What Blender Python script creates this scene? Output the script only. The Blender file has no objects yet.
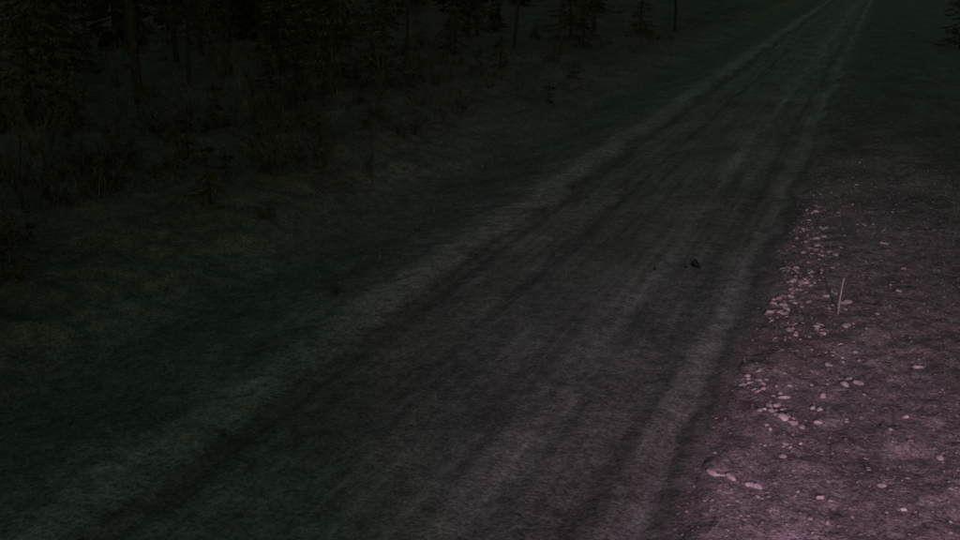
import bpy, math, random
import numpy as np
from mathutils import Vector, Matrix
random.seed(7); rng=np.random.default_rng(11)
scene=bpy.context.scene
scene.view_settings.view_transform='Standard'; scene.view_settings.look='None'
scene.view_settings.exposure=0; scene.view_settings.gamma=1
COL=scene.collection

# ------------------------------------------------------------ noise / terrain
def _h(ix,iy,s):
    n=(ix.astype(np.int64)*374761393+iy.astype(np.int64)*668265263+s*974634777)&0x7fffffff
    n=((n^(n>>13))*1274126177)&0x7fffffff
    n=n^(n>>16)
    return (n&0xffff)/65535.0
def vnoise(x,y,s=0):
    ix=np.floor(x);iy=np.floor(y);fx=x-ix;fy=y-iy
    fx=fx*fx*(3-2*fx);fy=fy*fy*(3-2*fy)
    a=_h(ix,iy,s);b=_h(ix+1,iy,s);c=_h(ix,iy+1,s);d=_h(ix+1,iy+1,s)
    return (a*(1-fx)+b*fx)*(1-fy)+(c*(1-fx)+d*fx)*fy*1.0-0.5
def gauss(u,c,w): return np.exp(-((u-c)/w)**2)
def height(x,y):
    x=np.asarray(x,float);y=np.asarray(y,float)
    u=x+0.30*vnoise(x*0+3.3,y*0.06,9)+0.10*vnoise(x*0.2,y*0.45,10)
    fade=1/(1+np.exp((np.abs(y-20)-90)/12))
    road=1/(1+np.exp((-6.9-u)*4))*1/(1+np.exp((u+1.35)*4))
    z=-0.02*np.abs(u+4.1)*road
    rut=0.04*gauss(u,-1.85,.12)+0.02*gauss(u,-2.55,.12)+0.035*gauss(u,-3.45,.16)+0.03*gauss(u,-5.5,.12)+0.035*gauss(u,-6.72,.14)
    berm=0.02*gauss(u,-2.2,.16)+0.02*gauss(u,-3.1,.15)+0.02*gauss(u,-5.15,.15)+0.03*gauss(u,-7.35,.45)+0.08*gauss(u,-1.1,.35)
    z=z+(berm-rut)*(0.75+0.9*vnoise(x*0.5,y*0.35,4))
    z=z-0.5*gauss(u,-10.9,1.9)+0.25/(1+np.exp((u+14)*1.2))
    z=z-0.5/(1+np.exp((4.2-u)*1.2))
    rough=np.where((u>-7.0)&(u<-1.4),0.011,np.where(u<=-7,0.045,0.075))
    wild=1/(1+np.exp((u+12.3)*1.2))
    z=z+rough*(vnoise(x*2.3,y*1.8,1)+0.7*vnoise(x*5.1,y*4.3,2)+0.6*vnoise(x*9,y*7,3))
    z=z+wild*(0.36*vnoise(x*0.9,y*0.9,5)+0.8*vnoise(x*0.22,y*0.2,6)+0.26*vnoise(x*2.2,y*2.2,7))
    far=1-fade
    z=z+wild*far*3*vnoise(x*.02,y*.02,8)
    return z
def hz(x,y): return float(height(np.array([x]),np.array([y]))[0])

def axis(segs):
    out=[]
    for a,b,s in segs:
        n=max(1,int(round((b-a)/s))); out+=list(np.linspace(a,b,n,endpoint=False))
    out.append(segs[-1][1]); return np.array(out)
xs=axis([(-900,-200,60),(-200,-60,7),(-60,-30,.8),(-30,-14,.18),(-14,-6.9,.10),(-6.9,-1.4,.06),(-1.4,3,.05),(3,9,.25),(9,60,2),(60,200,14),(200,900,70)])
ys=axis([(-300,-20,20),(-20,4,1.5),(4,9,.2),(9,26,.08),(26,36,.15),(36,60,.3),(60,120,1),(120,260,5),(260,1600,60)])
def sheet(name,xs,ys,dz,mat):
    X,Y=np.meshgrid(xs,ys); Z=height(X,Y)+dz
    nx,ny=len(xs),len(ys)
    co=np.stack([X.ravel(),Y.ravel(),Z.ravel()],1)
    i=np.arange(nx*ny).reshape(ny,nx)
    F=np.stack([i[:-1,:-1],i[:-1,1:],i[1:,1:],i[1:,:-1]],-1).reshape(-1,4)
    return npmesh(name,co,F,mat,smooth=True)
def npmesh(name,co,F,mats,smooth=False,midx=None,link=True):
    me=bpy.data.meshes.new(name); co=np.asarray(co,np.float32);F=np.asarray(F,np.int32)
    k=F.shape[1]
    me.vertices.add(len(co)); me.vertices.foreach_set('co',co.ravel())
    me.loops.add(F.size); me.loops.foreach_set('vertex_index',F.ravel())
    me.polygons.add(len(F)); me.polygons.foreach_set('loop_start',np.arange(0,F.size,k,dtype=np.int32))
    try: me.polygons.foreach_set('loop_total',np.full(len(F),k,dtype=np.int32))
    except Exception: pass
    if midx is not None: me.polygons.foreach_set('material_index',np.asarray(midx,np.int32))
    me.polygons.foreach_set('use_smooth',np.full(len(F),smooth))
    for m in (mats if isinstance(mats,list) else [mats]): me.materials.append(m)
    me.update(calc_edges=True)
    if not link: return me
    o=bpy.data.objects.new(name,me); COL.objects.link(o); return o

# ------------------------------------------------------------ materials
class NT:
    def __init__(s,name):
        s.m=bpy.data.materials.new(name); s.m.use_nodes=True; s.t=s.m.node_tree; s.t.nodes.clear()
        s.out=s.n('ShaderNodeOutputMaterial'); s.b=s.n('ShaderNodeBsdfPrincipled')
        s.l(s.b.outputs[0],s.out.inputs[0]); s.b.inputs['Specular IOR Level'].default_value=.1
        s.b.inputs['Roughness'].default_value=.9
    def n(s,t,**k):
        x=s.t.nodes.new(t)
        for a,b in k.items(): setattr(x,a,b)
        return x
    def l(s,a,b): s.t.links.new(a,b)
    def math(s,op,a,b=None,c=None):
        x=s.n('ShaderNodeMath',operation=op)
        for i,v in enumerate((a,b,c)):
            if v is None: continue
            if isinstance(v,(int,float)): x.inputs[i].default_value=v
            else: s.l(v,x.inputs[i])
        return x.outputs[0]
    def pos(s): 
        if not hasattr(s,'_p'): s._p=s.n('ShaderNodeNewGeometry').outputs['Position']
        return s._p
    def noise(s,scale,vec=(1,1,1),detail=4,rough=.6,off=0):
        mp=s.n('ShaderNodeMapping'); mp.inputs['Scale'].default_value=vec; mp.inputs['Location'].default_value=(off,off*1.7,0)
        s.l(s.pos(),mp.inputs[0]); x=s.n('ShaderNodeTexNoise'); x.inputs['Scale'].default_value=scale
        x.inputs['Detail'].default_value=detail; x.inputs['Roughness'].default_value=rough
        s.l(mp.outputs[0],x.inputs['Vector']); return x.outputs[0]
    def remap(s,v,a,b,c,d):
        x=s.n('ShaderNodeMapRange'); s.l(v,x.inputs[0])
        for i,q in enumerate((a,b,c,d)): x.inputs[i+1].default_value=q
        return x.outputs[0]
    def ramp(s,fac,stops):
        x=s.n('ShaderNodeValToRGB'); e=x.color_ramp.elements
        while len(e)>1: e.remove(e[0])
        for i,(p,c) in enumerate(stops):
            q=e[0] if i==0 else e.new(p)
            q.position=p; q.color=(*c,1)
        s.l(fac,x.inputs[0]); return x.outputs[0]
    def mix(s,mode,fac,a,b):
        x=s.n('ShaderNodeMix',data_type='RGBA',blend_type=mode)
        if isinstance(fac,(int,float)): x.inputs[0].default_value=fac
        else: s.l(fac,x.inputs[0])
        for i,v in ((6,a),(7,b)):
            if isinstance(v,tuple): x.inputs[i].default_value=(*v,1)
            else: s.l(v,x.inputs[i])
        return x.outputs[2]
    def bump(s,hs,strength,dist):
        b=s.n('ShaderNodeBump'); b.inputs['Strength'].default_value=strength; b.inputs['Distance'].default_value=dist
        s.l(hs,b.inputs['Height']); s.l(b.outputs[0],s.b.inputs['Normal'])
    def color(s,c): s.l(c,s.b.inputs['Base Color'])

def ground_mat(name,amp,bmp):
    g=NT(name)
    sx=g.n('ShaderNodeSeparateXYZ'); g.l(g.pos(),sx.inputs[0])
    w1=g.remap(g.noise(.35,detail=1),.3,.7,-.16,.16); w2=g.remap(g.noise(3,detail=4,rough=.7),.3,.7,-.11,.11)
    u=g.math('ADD',g.math('ADD',sx.outputs[0],w1),w2)
    lo,hi=-16.,5.
    P=lambda v:(v-lo)/(hi-lo)
    fl=(.066,.071,.066); vg=(.092,.098,.090); st=(.185,.19,.182); rd=(.122,.123,.119)
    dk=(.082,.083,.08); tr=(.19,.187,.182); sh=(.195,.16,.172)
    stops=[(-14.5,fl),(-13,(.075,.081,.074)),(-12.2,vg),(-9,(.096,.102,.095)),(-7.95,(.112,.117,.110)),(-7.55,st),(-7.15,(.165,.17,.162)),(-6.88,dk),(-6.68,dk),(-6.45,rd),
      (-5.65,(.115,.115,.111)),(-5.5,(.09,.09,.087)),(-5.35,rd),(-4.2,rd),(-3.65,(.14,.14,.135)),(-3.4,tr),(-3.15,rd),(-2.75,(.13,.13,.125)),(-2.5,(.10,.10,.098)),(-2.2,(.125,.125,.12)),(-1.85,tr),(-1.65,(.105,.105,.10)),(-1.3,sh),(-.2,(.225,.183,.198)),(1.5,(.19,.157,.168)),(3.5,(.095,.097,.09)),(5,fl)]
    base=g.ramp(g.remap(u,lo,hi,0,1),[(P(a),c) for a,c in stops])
    # shoulder gravel gives way to grass; darker tone also paints in the lamp's falloff
    yv=g.math('ADD',sx.outputs[1],g.remap(g.noise(.5,detail=3,off=40),.3,.7,-6,6))
    turf_falloff=g.math('MULTIPLY',g.remap(yv,21,38,0,1),g.remap(u,-1.7,-1.1,0,1))
    base=g.mix('MIX',turf_falloff,base,(.085,.092,.083))
    onroad=g.ramp(g.remap(u,lo,hi,0,1),[(0,(0,0,0)),(P(-7.2),(0,0,0)),(P(-6.6),(1,1,1)),(P(-1.9),(1,1,1)),(P(-1.4),(0,0,0)),(1,(0,0,0))])
    streak=g.remap(g.noise(2.2,(2.6,.06,1),2,.6,5),.32,.68,.8,1.2)
    sm=g.n('ShaderNodeMix'); g.l(onroad,sm.inputs[0]); sm.inputs[2].default_value=1.0; g.l(streak,sm.inputs[3])
    streak2=g.remap(g.noise(.6,(1.2,.6,1),4,.65,15),.3,.7,.68,1.32)
    gr=g.remap(g.noise(18,(1,1,1),4,.9,2),.38,.62,1-.6*amp,1+.6*amp)
    gr2=g.remap(g.noise(4,(1,1,1),3,.7,3),.3,.7,1-.4*amp,1+.4*amp)
    m=g.math('MULTIPLY',g.math('MULTIPLY',sm.outputs[0],streak2),g.math('MULTIPLY',gr,gr2))
    cmb=g.n('ShaderNodeCombineColor')
    for i in range(3): g.l(m,cmb.inputs[i])
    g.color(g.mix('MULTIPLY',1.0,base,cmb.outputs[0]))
    g.bump(g.noise(13,(1,1,1),4,.8,8),bmp,.07)
    return g.m
M_ground=ground_mat('ground_soil',1.,.75); M_road=ground_mat('road_gravel',.85,.55)
def simple(name,c1,c2,scale,rough=.9,bump=.4,vec=(1,1,1)):
    g=NT(name); n=g.noise(scale,vec,2,.7)
    g.color(g.ramp(n,[(.35,c1),(.65,c2)])); g.b.inputs['Roughness'].default_value=rough
    if bump: g.bump(n,bump,.02)
    return g.m
M_bark=simple('bark',(.012,.011,.010),(.034,.032,.028),9,vec=(3,3,.6))
M_needle=simple('needles',(.008,.010,.008),(.072,.081,.067),2.2,bump=0)
M_twig=simple('twig',(.010,.009,.008),(.08,.078,.071),2.5,bump=0)
M_leaf=simple('shrub_leaf',(.010,.012,.009),(.075,.081,.069),4,bump=0)
M_grass=simple('grass_blade',(.03,.034,.028),(.125,.134,.115),2.5,bump=0)
M_stone=simple('pale_stone',(.26,.205,.225),(.50,.405,.44),7,bump=.5)
M_dark=simple('dark_clod',(.010,.009,.009),(.022,.02,.02),12,bump=.8)
M_stake=simple('weathered_wood',(.22,.20,.19),(.36,.33,.31),20,vec=(2,2,.4))

# ------------------------------------------------------------ ground, road
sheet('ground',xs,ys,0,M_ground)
rx=xs[(xs>=-6.95)&(xs<=-1.35)]
sheet('gravel_road',rx,ys,.004,M_road)

# ------------------------------------------------------------ plant building
class MB:
    def __init__(s): s.v=[];s.f=[];s.m=[]
    def tube(s,pts,rs,n=4,mi=0):
        b=len(s.v)
        for i,(p,r) in enumerate(zip(pts,rs)):
            p=Vector(p); q=Vector(pts[min(i+1,len(pts)-1)])-Vector(pts[max(i-1,0)])
            q=q.normalized() if q.length>1e-6 else Vector((0,0,1))
            a=q.orthogonal().normalized() if abs(q.z)<.9 else Vector((1,0,0)).cross(q).normalized()
            c=q.cross(a)
            for k in range(n):
                t=2*math.pi*k/n; s.v.append(p+a*math.cos(t)*r+c*math.sin(t)*r)
        for i in range(len(pts)-1):
            for k in range(n):
                s.f.append((b+i*n+k,b+i*n+(k+1)%n,b+(i+1)*n+(k+1)%n,b+(i+1)*n+k)); s.m.append(mi)
    def leaf(s,p,d,L,w,mi):
        d=d.normalized(); a=d.cross(Vector((random.uniform(-1,1),random.uniform(-1,1),random.uniform(-1,1))))
        if a.length<1e-4: a=d.orthogonal()
        a.normalize(); b=len(s.v)
        s.v+= [p,p+d*L*.5+a*w,p+d*L,p+d*L*.5-a*w]; s.f.append((b,b+1,b+2,b+3)); s.m.append(mi)
    def mesh(s,name,mats): return npmesh(name,[tuple(v) for v in s.v],s.f,mats,midx=s.m,link=False)
R=random.uniform
def rvec(z0=-1,z1=1): return Vector((R(-1,1),R(-1,1),R(z0,z1)))
def spruce(H,name,dens=1.0,low=.3,wid=.22,nw=1.):
    b=MB(); lean=Vector((R(-.02,.02),R(-.02,.02),0)); r0=H*.014+.02
    P=lambda z:Vector((lean.x*z+.03*math.sin(z*1.3),lean.y*z,z))
    zs=np.linspace(-.3,H,12); b.tube([P(z) for z in zs],[r0*(1-max(z,0)/H)**.8+.006 for z in zs],8,0)
    z=low
    while z<H-.1:
        k=random.randint(4,6); a0=R(0,6.28)
        for i in range(k):
            if random.random()<.16: continue
            a=a0+i*6.283/k+R(-.35,.35); L=(wid*(H-z)*.9+.15)*R(.45,1.2); L=min(L,2.3)
            d=Vector((math.cos(a),math.sin(a),0)); base=P(z+R(-.1,.1)); pts=[];n=5
            for j in range(n+1):
                t=j/n; pts.append(base+d*L*t+Vector((0,0,L*(-.42*t+.22*t*t*t)))+rvec()*.03*t)
            b.tube(pts,[.018*(1-t/n)*L**.5+.003 for t in range(n+1)],3,0)
            cnt=int(L*46*dens)+8
            for _ in range(cnt):
                t=R(.08,1)**.8*n; j=min(int(t),n-1); p=pts[j].lerp(pts[j+1],t-j)
                side=Vector((-d.y,d.x,0))*R(-1,1)*.30*L*(1-.55*t/n)
                p=p+side+Vector((0,0,-abs(side.length)*.3))
                b.leaf(p,d*R(.2,.9)+side.normalized()*.6+Vector((0,0,R(-1.1,.1))),R(.09,.24),R(.014,.036)*nw,1)
        z+=R(.22,.36)*(1+.02*H)
    return b.mesh(name,[M_bark,M_needle])
def pine(H,name):
    b=MB(); r0=H*.011+.02; ph=R(0,6)
    P=lambda z:Vector((.12*math.sin(z*.5+ph),.1*math.cos(z*.6+ph),z))
    zs=np.linspace(-.3,H,14); b.tube([P(z) for z in zs],[r0*(1-max(z,0)/H)**.7+.01 for z in zs],8,0)
    z=1.0
    while z<H:
        dead=z<H*.32
        for i in range(random.randint(1,2) if dead else random.randint(3,5)):
            a=R(0,6.283); L=R(.3,.9) if dead else min(2.0,(H-z)*.32+.3)*R(.6,1.1)
            d=Vector((math.cos(a),math.sin(a),R(-.3,.1) if dead else R(-.15,.45)))
            pts=[P(z)+d*L*t/4+rvec()*.05*t/4*L for t in range(5)]
            b.tube(pts,[.02*(1-t/4)+.004 for t in range(5)],3,0)
            for _ in range(int(6 if dead else 60*L)):
                t=R(.5 if not dead else .3,1)*4; j=min(int(t),3); p=pts[j].lerp(pts[j+1],t-j)+rvec()*.18*L
                b.leaf(p,d+rvec()*.9,R(.08,.2),R(.012,.03),1)
        z+=R(.3,.55)
    return b.mesh(name,[M_bark,M_needle])
def stemrec(b,p,d,L,r,depth,leafy):
    n=4; pts=[p]; 
    for i in range(n):
        d=(d+rvec(-.3,.6)*.16).normalized(); pts.append(pts[-1]+d*L/n)
    b.tube(pts,[r*(1-.7*i/n)+.0015 for i in range(n+1)],3,0)
    if depth>0:
        for _ in range(random.randint(3,5)):
            i=random.randint(1,n); stemrec(b,pts[i],(d+rvec(-.2,.7)*.8).normalized(),L*R(.3,.6),r*.5,depth-1,leafy)
    for _ in range(int(leafy*R(2,6))):
        t=R(.3,1)*n;j=min(int(t),n-1); b.leaf(pts[j].lerp(pts[j+1],t-j)+rvec()*.04,rvec(),R(.03,.08),R(.01,.025),1)
def shrub(H,name,stems=7,spread=.5,depth=2,leafy=1.,r=.012):
    b=MB()
    for _ in range(stems):
        stemrec(b,Vector((R(-.2,.2)*spread,R(-.2,.2)*spread,-.08)),Vector((R(-1,1)*spread,R(-1,1)*spread,1)).normalized(),H*R(.5,1),r,depth,leafy)
    return b.mesh(name,[M_twig,M_leaf])
def put(kind,me,x,y,s=1.,rz=None,sz=None):
    o=bpy.data.objects.new(kind,me); COL.objects.link(o)
    o.location=(x,y,hz(x,y)-.02); o.rotation_euler=(R(-.05,.05),R(-.05,.05),R(0,6.28) if rz is None else rz)
    o.scale=(s,s,sz or s); return o
SP=[spruce(7.5,'spruce_a',1.0,.9,.26,1.4),spruce(5.0,'spruce_b',1.1,.35,.25),spruce(9.5,'spruce_c',.8,1.6,.24,1.5)]
SS=[spruce(1.5,'young_spruce_a',1.6,.1,.30),spruce(1.0,'young_spruce_b',1.6,.08,.32),spruce(2.3,'young_spruce_c',1.4,.15,.26)]
PI=[pine(9,'pine_a'),pine(7.5,'pine_b'),pine(11,'pine_c')]
SH=[shrub(1.6,'shrub_a',6,.5,2,1.4,.018),shrub(1.1,'shrub_b',9,.7,2,1.8,.013),shrub(2.2,'shrub_c',4,.35,2,1.,.02),shrub(.7,'shrub_d',11,.8,1,3.,.008)]
BI=[shrub(3.4,'birch_a',2,.2,3,.6,.032),shrub(2.6,'birch_b',3,.3,2,.8,.026)]

for x,y,k,s in [(-26.0,26.4,0,1.1),(-22.6,24.6,1,.6),(-20.3,36.6,2,1.15),(-18.9,38.3,0,.8),(-21.8,38.4,0,1.0),(-31,33,2,1.1),(-44,46,0,1.2),(-38,41,2,1.2),(-26.5,43,0,1.0),(-16.5,76,1,1.),(-20,70,0,1.),(-33,62,0,1.1),(-24,58,1,1.),(5.2,80,0,.9),(7.5,92,2,1.),(8.5,70,1,1.),(6.2,66,1,.8),
   (-29.5,27.5,0,1.1),(-34,37,0,1.2),(-48,60,2,1.2),(-41,63,0,1.3),(-29,53,0,1.1),(-36,50,2,1.),(-26,66,0,1.2),(-21,80,2,1.1),(-18,66,1,1.),(-23.5,47,1,.9)]:
    put('spruce_tree',SP[k],x,y,s)
for x,y,k,s in [(-26.6,32.7,0,1.5),(-37.8,55.6,2,1.1),(-37.7,58.9,0,1.2),(-31.9,50.8,1,1.2),(-30.3,61.7,0,1.1),(-18.0,60.9,1,1.1),(-28,38,1,.9),(-34,45,2,1.),(-23,50,1,.9),(-42,51,2,1.1),(-22,64,0,1.),(-27,70,2,1.),(-30,29,0,.9),(-50,55,2,1.2),(-15.5,84,0,1.),(9,110,2,1.),(-46,52,0,1.2),(-32,57,2,1.),(-25,61,0,1.)]:
    put('pine_tree',PI[k],x,y,s)
for x,y,k,s in [(-21.3,30.1,0,1.),(-13.9,19.2,0,.9),(-17.6,49.0,2,.8),(-12.9,41.9,1,.9),(-13.6,48.2,1,.9),(-15.5,27.1,1,.9),(-24,38,2,1.),(-16.4,35.5,1,.8),(-15.1,21.6,1,.7),(-18,24,0,.8),(-27,29,2,.8)]:
    put('young_spruce_tree',SS[k],x,y,s)
for x,y,k,s in [(-19.1,41.0,0,1.),(-22.5,33,1,1.),(-17,31,1,.8),(-28,47,0,1.),(-16.5,55,1,1.),(-25,36,0,.9),(-20,46,0,.9),(-18.5,28,1,.8),(-24.5,30.5,0,.7),(-17.8,36,1,.9)]:
    put('birch_tree',BI[k],x,y,s)
for x,y,k,s in [(-13.8,22.9,0,.9),(-14.5,23.4,2,.8),(-14.2,22.2,1,1.1),(-13.5,23.6,1,1.1),(-17.8,19.6,3,1.),(-12.3,24.3,2,.5),(-12.5,19.4,3,.6)]:
    put('shrub',SH[k],x,y,s)
n=0
while n<200:
    if n<90: y=R(13,36); x=-13.6-R(0,1)**1.2*13
    else: y=R(13,75); x=-13.4-abs(random.gauss(0,1))*9*(1+y/60)-R(0,1)
    if x<-60: continue
    if float(vnoise(np.array([x*.35]),np.array([y*.3]),60)[0])<-.12: continue
    k=random.choice([0,1,1,2,3,3,3]); put('shrub',SH[k],x,y,R(.5,1.05)); n+=1

# ------------------------------------------------------------ distant forest (one mass)
def lowspruce():
    b=MB(); H=1.0
    b.tube([Vector((0,0,-.05)),Vector((0,0,1))],[.016,.002],4,0)
    z=.08
    while z<.98:
        for i in range(6):
            a=R(0,6.28); L=(.2*(1-z)+.012)*R(.6,1.15); d=Vector((math.cos(a),math.sin(a),R(-.7,-.1)))
            b.leaf(Vector((0,0,z+R(-.015,.015))),d,L,L*.16,1); b.leaf(Vector((0,0,z))+d*L*.4,d+rvec()*.5,L*.6,L*.14,1)
        z+=.036
    return np.array([tuple(v) for v in b.v]),np.array(b.f),np.array(b.m)
protos=[lowspruce() for _ in range(4)]
CO=[];FF=[];MM=[];off=0;cnt=0
while cnt<760:
    if cnt<540: y=R(50,330); x=-R(24,40)-abs(random.gauss(0,1))*70
    elif cnt<650: y=R(95,330); x=R(11,130)
    else: y=R(-60,60); x=R(22,120)*(1 if random.random()<.6 else -1.4)
    if -30<x<0 and y<75: continue
    v,f,m=protos[cnt%4]; H=R(5,13); a=R(0,6.28); c,s=math.cos(a),math.sin(a)
    w=v@np.array([[c,s,0],[-s,c,0],[0,0,1]])*H+np.array([x,y,hz(x,y)-.1])
    CO.append(w);FF.append(f+off);MM.append(m);off+=len(v);cnt+=1
for yy in np.arange(330,350,5):
    for xx in np.arange(-260,260,8.0):
        v,f,m=protos[int(R(0,3.99))]; H=R(8,15)
        CO.append(v*H+np.array([xx+R(-4,4),yy+R(-2,2),-.3]));FF.append(f+off);MM.append(m);off+=len(v)
M_nfar=simple('needles_far',(.010,.013,.010),(.04,.048,.038),1.,bump=0)
npmesh('distant_forest',np.concatenate(CO),np.concatenate(FF),[M_bark,M_nfar],midx=np.concatenate(MM))

# ------------------------------------------------------------ grass
def grass(name,N,xr,yr,lr,wr,mask,mat):
    x=rng.uniform(*xr,N*2); t=rng.uniform(0,1,N*2); y=yr[0]+(yr[1]-yr[0])*t**1.5
    k=rng.uniform(0,1,N*2)<mask(x,y); x=x[k][:N];y=y[k][:N];n=len(x)
    z=height(x,y)-.01; L=rng.uniform(*lr,n)*(0.6+.9*np.clip(vnoise(x*.7,y*.7,21)+.5,0,1)); a=rng.uniform(0,6.28,n); w=rng.uniform(*wr,n)
    lx=rng.normal(0,.35,n)*L; ly=rng.normal(0,.35,n)*L
    p=np.stack([x,y,z],1); sd=np.stack([np.cos(a)*w,np.sin(a)*w,0*w],1)
    mid=p+np.stack([lx*.35,ly*.35,L*.6],1); tip=p+np.stack([lx,ly,L*.9],1)
    co=np.stack([p-sd,p+sd,mid+sd*.7,mid-sd*.7,tip],1).reshape(-1,3)
    b=(np.arange(n)*5)[:,None]
    F=np.concatenate([b+np.array([[0,1,2]]),b+np.array([[0,2,3]]),b+np.array([[3,2,4]])],0)
    return npmesh(name,co,F,mat)
gm=lambda x,y:np.clip((-7.9-x)/3,0,1)*.25+np.clip((-12-x)/2,0,1)*.6*(vnoise(x*.5,y*.5,30)+.6)+.05
grass('grass',90000,(-48,-7.9),(8,85),(.05,.20),(.003,.007),gm,M_grass)
grass('tall_dry_grass',8000,(-45,-12.5),(10,75),(.35,.8),(.003,.006),lambda x,y:np.clip(vnoise(x*.4,y*.4,33)+.3,0,1),M_grass)
grass('shoulder_grass',16000,(-.9,9),(8,90),(.04,.16),(.003,.006),lambda x,y:np.clip(np.clip((x-1.8)/2,0,1)+np.clip((y-24)/12,0,1)*.8,0,1),M_grass)

# ------------------------------------------------------------ stones
import bmesh
bm=bmesh.new(); bmesh.ops.create_icosphere(bm,subdivisions=2,radius=1); bm.verts.ensure_lookup_table()
iv=np.array([v.co[:] for v in bm.verts]); fi=np.array([[v.index for v in f.verts] for f in bm.faces]); bm.free()
def rock(seed,flat):
    r=np.random.default_rng(seed); d=iv.copy()
    for _ in range(7):
        n=r.normal(size=3); n/=np.linalg.norm(n); c=r.uniform(.45,.85); q=d@n; d-=np.outer(np.clip(q-c,0,None),n)
    d*=np.array([r.uniform(.8,1.3),r.uniform(.55,1.),flat]); return d+r.normal(0,.03,d.shape)
RK=[rock(i,.6) for i in range(12)]
def scatter(name,N,posf,sizef,mat,sink=.1):
    CO=[];FF=[];off=0
    for i in range(N):
        x,y=posf(); s=sizef(x); a=R(0,6.28); c,sn=math.cos(a),math.sin(a); tl=R(-.4,.4)
        M=np.array([[c,sn,0],[-sn,c,0],[0,0,1]])@np.array([[1,0,0],[0,math.cos(tl),math.sin(tl)],[0,-math.sin(tl),math.cos(tl)]])
        CO.append((RK[i%12]@M)*s+np.array([x,y,hz(x,y)+s*sink]));FF.append(fi+off);off+=len(iv)
    return npmesh(name,np.concatenate(CO),np.concatenate(FF),mat,smooth=True)
def ps():
    while 1:
        y=min(max(random.gauss(16.5,4.6),10.5),33); x=-1.25+abs(random.gauss(0,1.0)) if random.random()<.5 else -1.2+R(-.12,.55)
        if float(vnoise(np.array([x*1.6]),np.array([y*.9]),50)[0])>-.15+R(-.1,.2): return min(x,3.2),y
scatter('pale_stones',330,ps,lambda x:random.choice([.03,.035,.04,.045,.05,.06,.07,.085])*R(.8,1.1),M_stone,.0)
M_rub=simple('gravel_stone',(.12,.098,.106),(.31,.255,.275),5,bump=.3)
def pr(): 
    y=7+R(0,1)**1.3*24; return R(-1.5,3.0),y
scatter('gravel',3600,pr,lambda x:R(.010,.034),M_rub,-.05)
scatter('road_pebbles',500,lambda:(R(-7.4,-1.5),7+R(0,1)**1.3*35),lambda x:R(.006,.016),M_rub)
def clod(x,y,s,seed):
    d=rock(seed,.55); d[:,2]+=.75*np.exp(-((d[:,0]+.2)**2+d[:,1]**2)*5)*(d[:,2]>0)
    o=npmesh('dirt_clod',d*s,fi,M_dark,smooth=False); o.location=(x,y,hz(x,y)+s*.3); return o
clod(-2.8,18.7,.12,40); clod(-3.5,18.3,.035,41); clod(-2.98,18.6,.035,42)

b=MB(); z0=hz(-.2,16.7)
b.tube([Vector((0,0,-.1)),Vector((.008,.01,.2)),Vector((.02,.015,.42)),Vector((.038,.02,.60))],[.016,.015,.013,.010],8,0)
b.leaf(Vector((.01,.01,.30)),Vector((.3,0,1)),.10,.008,0)
o=npmesh('wooden_stake',[tuple(v) for v in b.v],b.f,M_stake); o.location=(-.2,16.8,z0)
put('grass_tuft',SH[3],-8.4,15.1,.4)

# ------------------------------------------------------------ light
w=bpy.data.worlds.new('World'); scene.world=w; w.use_nodes=True; t=w.node_tree
bg=t.nodes['Background']; sky=t.nodes.new('ShaderNodeTexSky'); sky.sky_type='NISHITA'; sky.sun_disc=False
SE,SR=math.radians(4),math.radians(150); sky.sun_elevation=SE; sky.sun_rotation=SR
mx=t.nodes.new('ShaderNodeMix'); mx.data_type='RGBA'; mx.blend_type='MULTIPLY'; mx.inputs[0].default_value=1; mx.inputs[7].default_value=(.72,.83,.58,1)
t.links.new(sky.outputs[0],mx.inputs[6]); t.links.new(mx.outputs[2],bg.inputs[0]); bg.inputs[1].default_value=.092
sl=bpy.data.lights.new('sun','SUN'); sl.energy=.07; sl.angle=math.radians(12); sl.color=(.88,1,.92)
so=bpy.data.objects.new('sun',sl); COL.objects.link(so)
el=math.radians(30)
dirv=Vector((math.sin(SR)*math.cos(el),math.cos(SR)*math.cos(el),math.sin(el)))
so.rotation_euler=dirv.to_track_quat('Z','Y').to_euler()
lp=bpy.data.lights.new('roadside_lamp','SPOT'); lp.energy=6800; lp.color=(1,.60,.86); lp.spot_size=math.radians(58); lp.spot_blend=1; lp.shadow_soft_size=.2
LP=Vector((3.2,-2.0,5.2))
lo=bpy.data.objects.new('roadside_lamp',lp); COL.objects.link(lo); lo.location=LP
lo.rotation_euler=(LP-Vector((.2,17.0,0))).to_track_quat('Z','Y').to_euler()

# ------------------------------------------------------------ camera
cd=bpy.data.cameras.new('camera'); cam=bpy.data.objects.new('camera',cd); COL.objects.link(cam); scene.camera=cam
cd.sensor_width=36; cd.lens=36*1029/960; cd.clip_end=5000
cam.location=(0,0,5.5); cam.rotation_euler=(math.pi/2-math.atan(310/1029),0,math.atan(410/1075))
